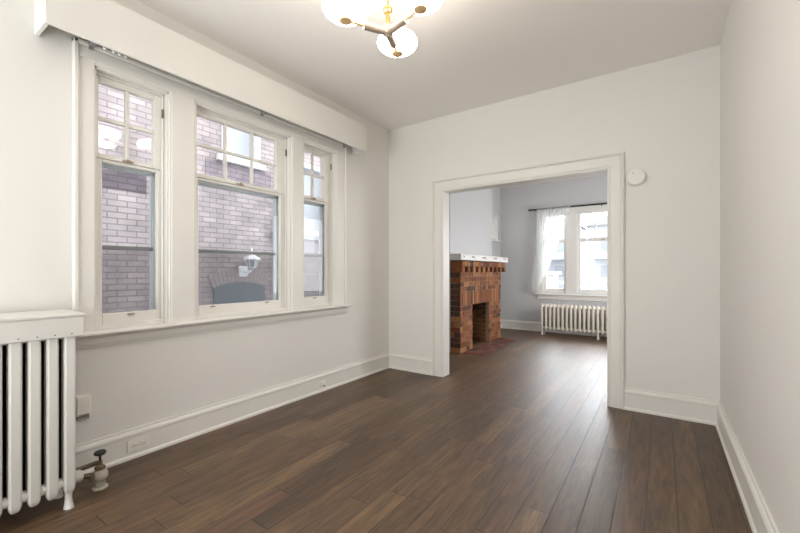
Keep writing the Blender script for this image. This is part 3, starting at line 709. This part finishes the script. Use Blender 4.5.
for (y0, y1, z0, z1), nm in ((WA, 'upper_window'), (WB, 'lower_window')):
    mb = MB(); k = .09
    for q in ((y0, y0+k, z0, z1), (y1-k, y1, z0, z1), (y0+k, y1-k, z0, z0+k), (y0+k, y1-k, z1-k, z1)): mb.box(NX-.12, NX+.03, *q, .006)
    fm = mb.build('window', 'white_frame', nh)
    mb = MB(); mb.box(NX-.10, NX-.09, y0+k, y1-k, z0+k, z1-k); mb.build('pane', 'blind', fm)
    mb = MB(); mb.box(NX-.1, NX+.07, y0-.08, y1+.08, z0-.09, z0, .008); mb.build('sill', 'white_frame' if nm == 'upper_window' else 'stone', fm)
mb = MB(); mb.box(NX-.05, NX+.010, 4.24, 5.6, 1.44, 1.735); mb.box(NX-.05, NX+.010, 3.05, 4.2, 2.46, 2.83); mb.build('brick_and_shade_band', 'nbrick_dark', nh)  # upper window's box paints the shade below its sill; lower one dark brick
mb = MB(); mb.box(NX-.05, NX+.010, 1.55, 2.26, 2.16, 2.40); mb.build('dark_brick_patch', 'nbrick_darkest', nh)
mb = MB(); mb.box(NX-6, NX+.35, -5.2, 8.6, 6.2, 6.35); mb.build('eaves', 'white_frame', nh)
# lantern
LY = 3.73; LX = NX+.15
ln = thing('wall_lantern', 'white outdoor lantern on the neighbouring brick wall above the arch', 'lantern', (NX, LY, 1.1))
mb = MB(); mb.lathe([(.0, 1.52), (.010, 1.505), (.008, 1.43), (.03, 1.41), (.125, 1.355), (.135, 1.33), (.10, 1.325)], (LX, LY, 0), seg=6); mb.build('roof', 'lantern_white', ln)
mb = MB(); mb.lathe([(.090, 1.325), (.055, 1.20), (.04, 1.19), (.03, 1.17)], (LX, LY, 0), seg=6); mb.build('lamp_glass', 'blind', ln)
mb = MB()
for r, z in ((.094, 1.325), (.060, 1.20)): mb.lathe([(r-.01, z-.008), (r, z-.006), (r, z+.006), (r-.01, z+.008)], (LX, LY, 0), seg=6)
for k in range(6):
    a = 2*math.pi*k/6; mb.tube((LX+.094*math.cos(a), LY+.094*math.sin(a), 1.325), (LX+.058*math.cos(a), LY+.058*math.sin(a), 1.195), .007, seg=6)
mb.build('lamp_cage', 'lantern_white', ln)
mb = MB(); mb.tube((LX, LY, 1.18), (LX-.03, LY-.03, 1.13), .02, seg=10); mb.tube((LX-.03, LY-.03, 1.13), (NX+.02, LY-.06, 1.14), .022, seg=10); mb.build('arm', 'lantern_white', ln)
mb = MB(); mb.box(NX-.005, NX+.03, LY-.145, LY+.015, 1.05, 1.225, .015); mb.build('backplate', 'lantern_white', ln)
# ground outside
mb = MB(); mb.box(-60, 60, -30, 90, GZ-.1, GZ); struct(mb.build('ground', 'asphalt'), 'pale driveway and street outside', 'ground')

# ------------------------------------------------------------------ outside, front: street
def house(x0, x1, y, h, label):
    hh = thing('street_house', label, 'house', ((x0+x1)/2, y+4, GZ), 'houses across the street')
    mb = MB(); mb.box(x0, x1, y, y+8, GZ, h); mb.build('wall', 'siding', hh)
    mb = MB(); mb.prism([(-.4, 0), ((x1-x0)/2, 2.6), (x1-x0+.4, 0)], (x0, y-.4, h), (x0, y+8.4, h), (1, 0, 0)); mb.build('roof', 'roofing', hh)
    for k in range(3):
        for z in (.4, 3.2):
            cx = x0+(x1-x0)*(k+.5)/3; mb = MB(); mb.box(cx-.6, cx+.6, y-.05, y+.05, z, z+1.5, .02); wn = mb.build('window', 'white_frame', hh)
            mb = MB(); mb.box(cx-.5, cx+.5, y-.06, y-.04, z+.1, z+1.4); mb.build('pane', 'glass_dark', wn)
    mb = MB(); mb.box(x0+.4, x1-.4, y-2.0, y, 2.4, 2.65, .02); pr_ = mb.build('porch_roof', 'roofing', hh)
    for k in range(4):
        cx = x0+.6+(x1-x0-1.2)*k/3; mb = MB(); mb.box(cx-.11, cx+.11, y-1.9, y-1.68, GZ, 2.4, .01); mb.build('porch_post', 'white_frame', pr_)
house(-17.5, -8, 46, 6.4, 'pale house across the street, seen through the curtained street window')
house(-6.5, 3, 46, 6.0, 'pale house across the street, seen through the wide street window')
# parked car
ca = thing('parked_car', 'white car parked on the street outside the wide street window', 'car', (-3.6, 18, GZ))
def carbody(mb, prof, y0, y1, inset=0.0):
    mb.loft([[Vector((-3.6+a, y, GZ+b)) for a, b in prof] for y in (y0, y1)])
mb = MB(); carbody(mb, [(-2.1, .35), (2.1, .35), (2.2, .55), (2.15, .85), (1.2, .98), (-1.3, 1.0), (-2.1, .9), (-2.2, .6)], 17.2, 18.9); mb.build('body', 'car_white', ca)
mb = MB(); carbody(mb, [(-1.5, .98), (1.15, .96), (.45, 1.42), (-.9, 1.44)], 17.32, 18.78); cb_ = mb.build('cabin', 'car_white', ca)
mb = MB(); carbody(mb, [(-1.2, 1.02), (.85, 1.01), (.38, 1.36), (-.8, 1.37)], 17.30, 18.80); mb.build('side_glass', 'glass_dark', cb_)
for dx in (-1.35, 1.35):
    for y in (17.25, 18.65):
        mb = MB(); mb.tube((-3.6+dx, y, GZ+.33), (-3.6+dx, y+.2, GZ+.33), .33, seg=20); mb.build('wheel', 'tyre', ca)
# brick porch pier outside the curtained window
mb = MB(); mb.box(-2.62, -2.12, 9.6, 10.1, GZ, 1.05, .01); pi_ = mb.build('porch_pier', 'pier_brick'); tag(pi_, 'pale brick pier just outside the curtained street window', 'pier')
mb = MB(); mb.box(-2.68, -2.06, 9.54, 10.16, 1.05, 1.13, .01); mb.build('cap_stone', 'white_frame', pi_)
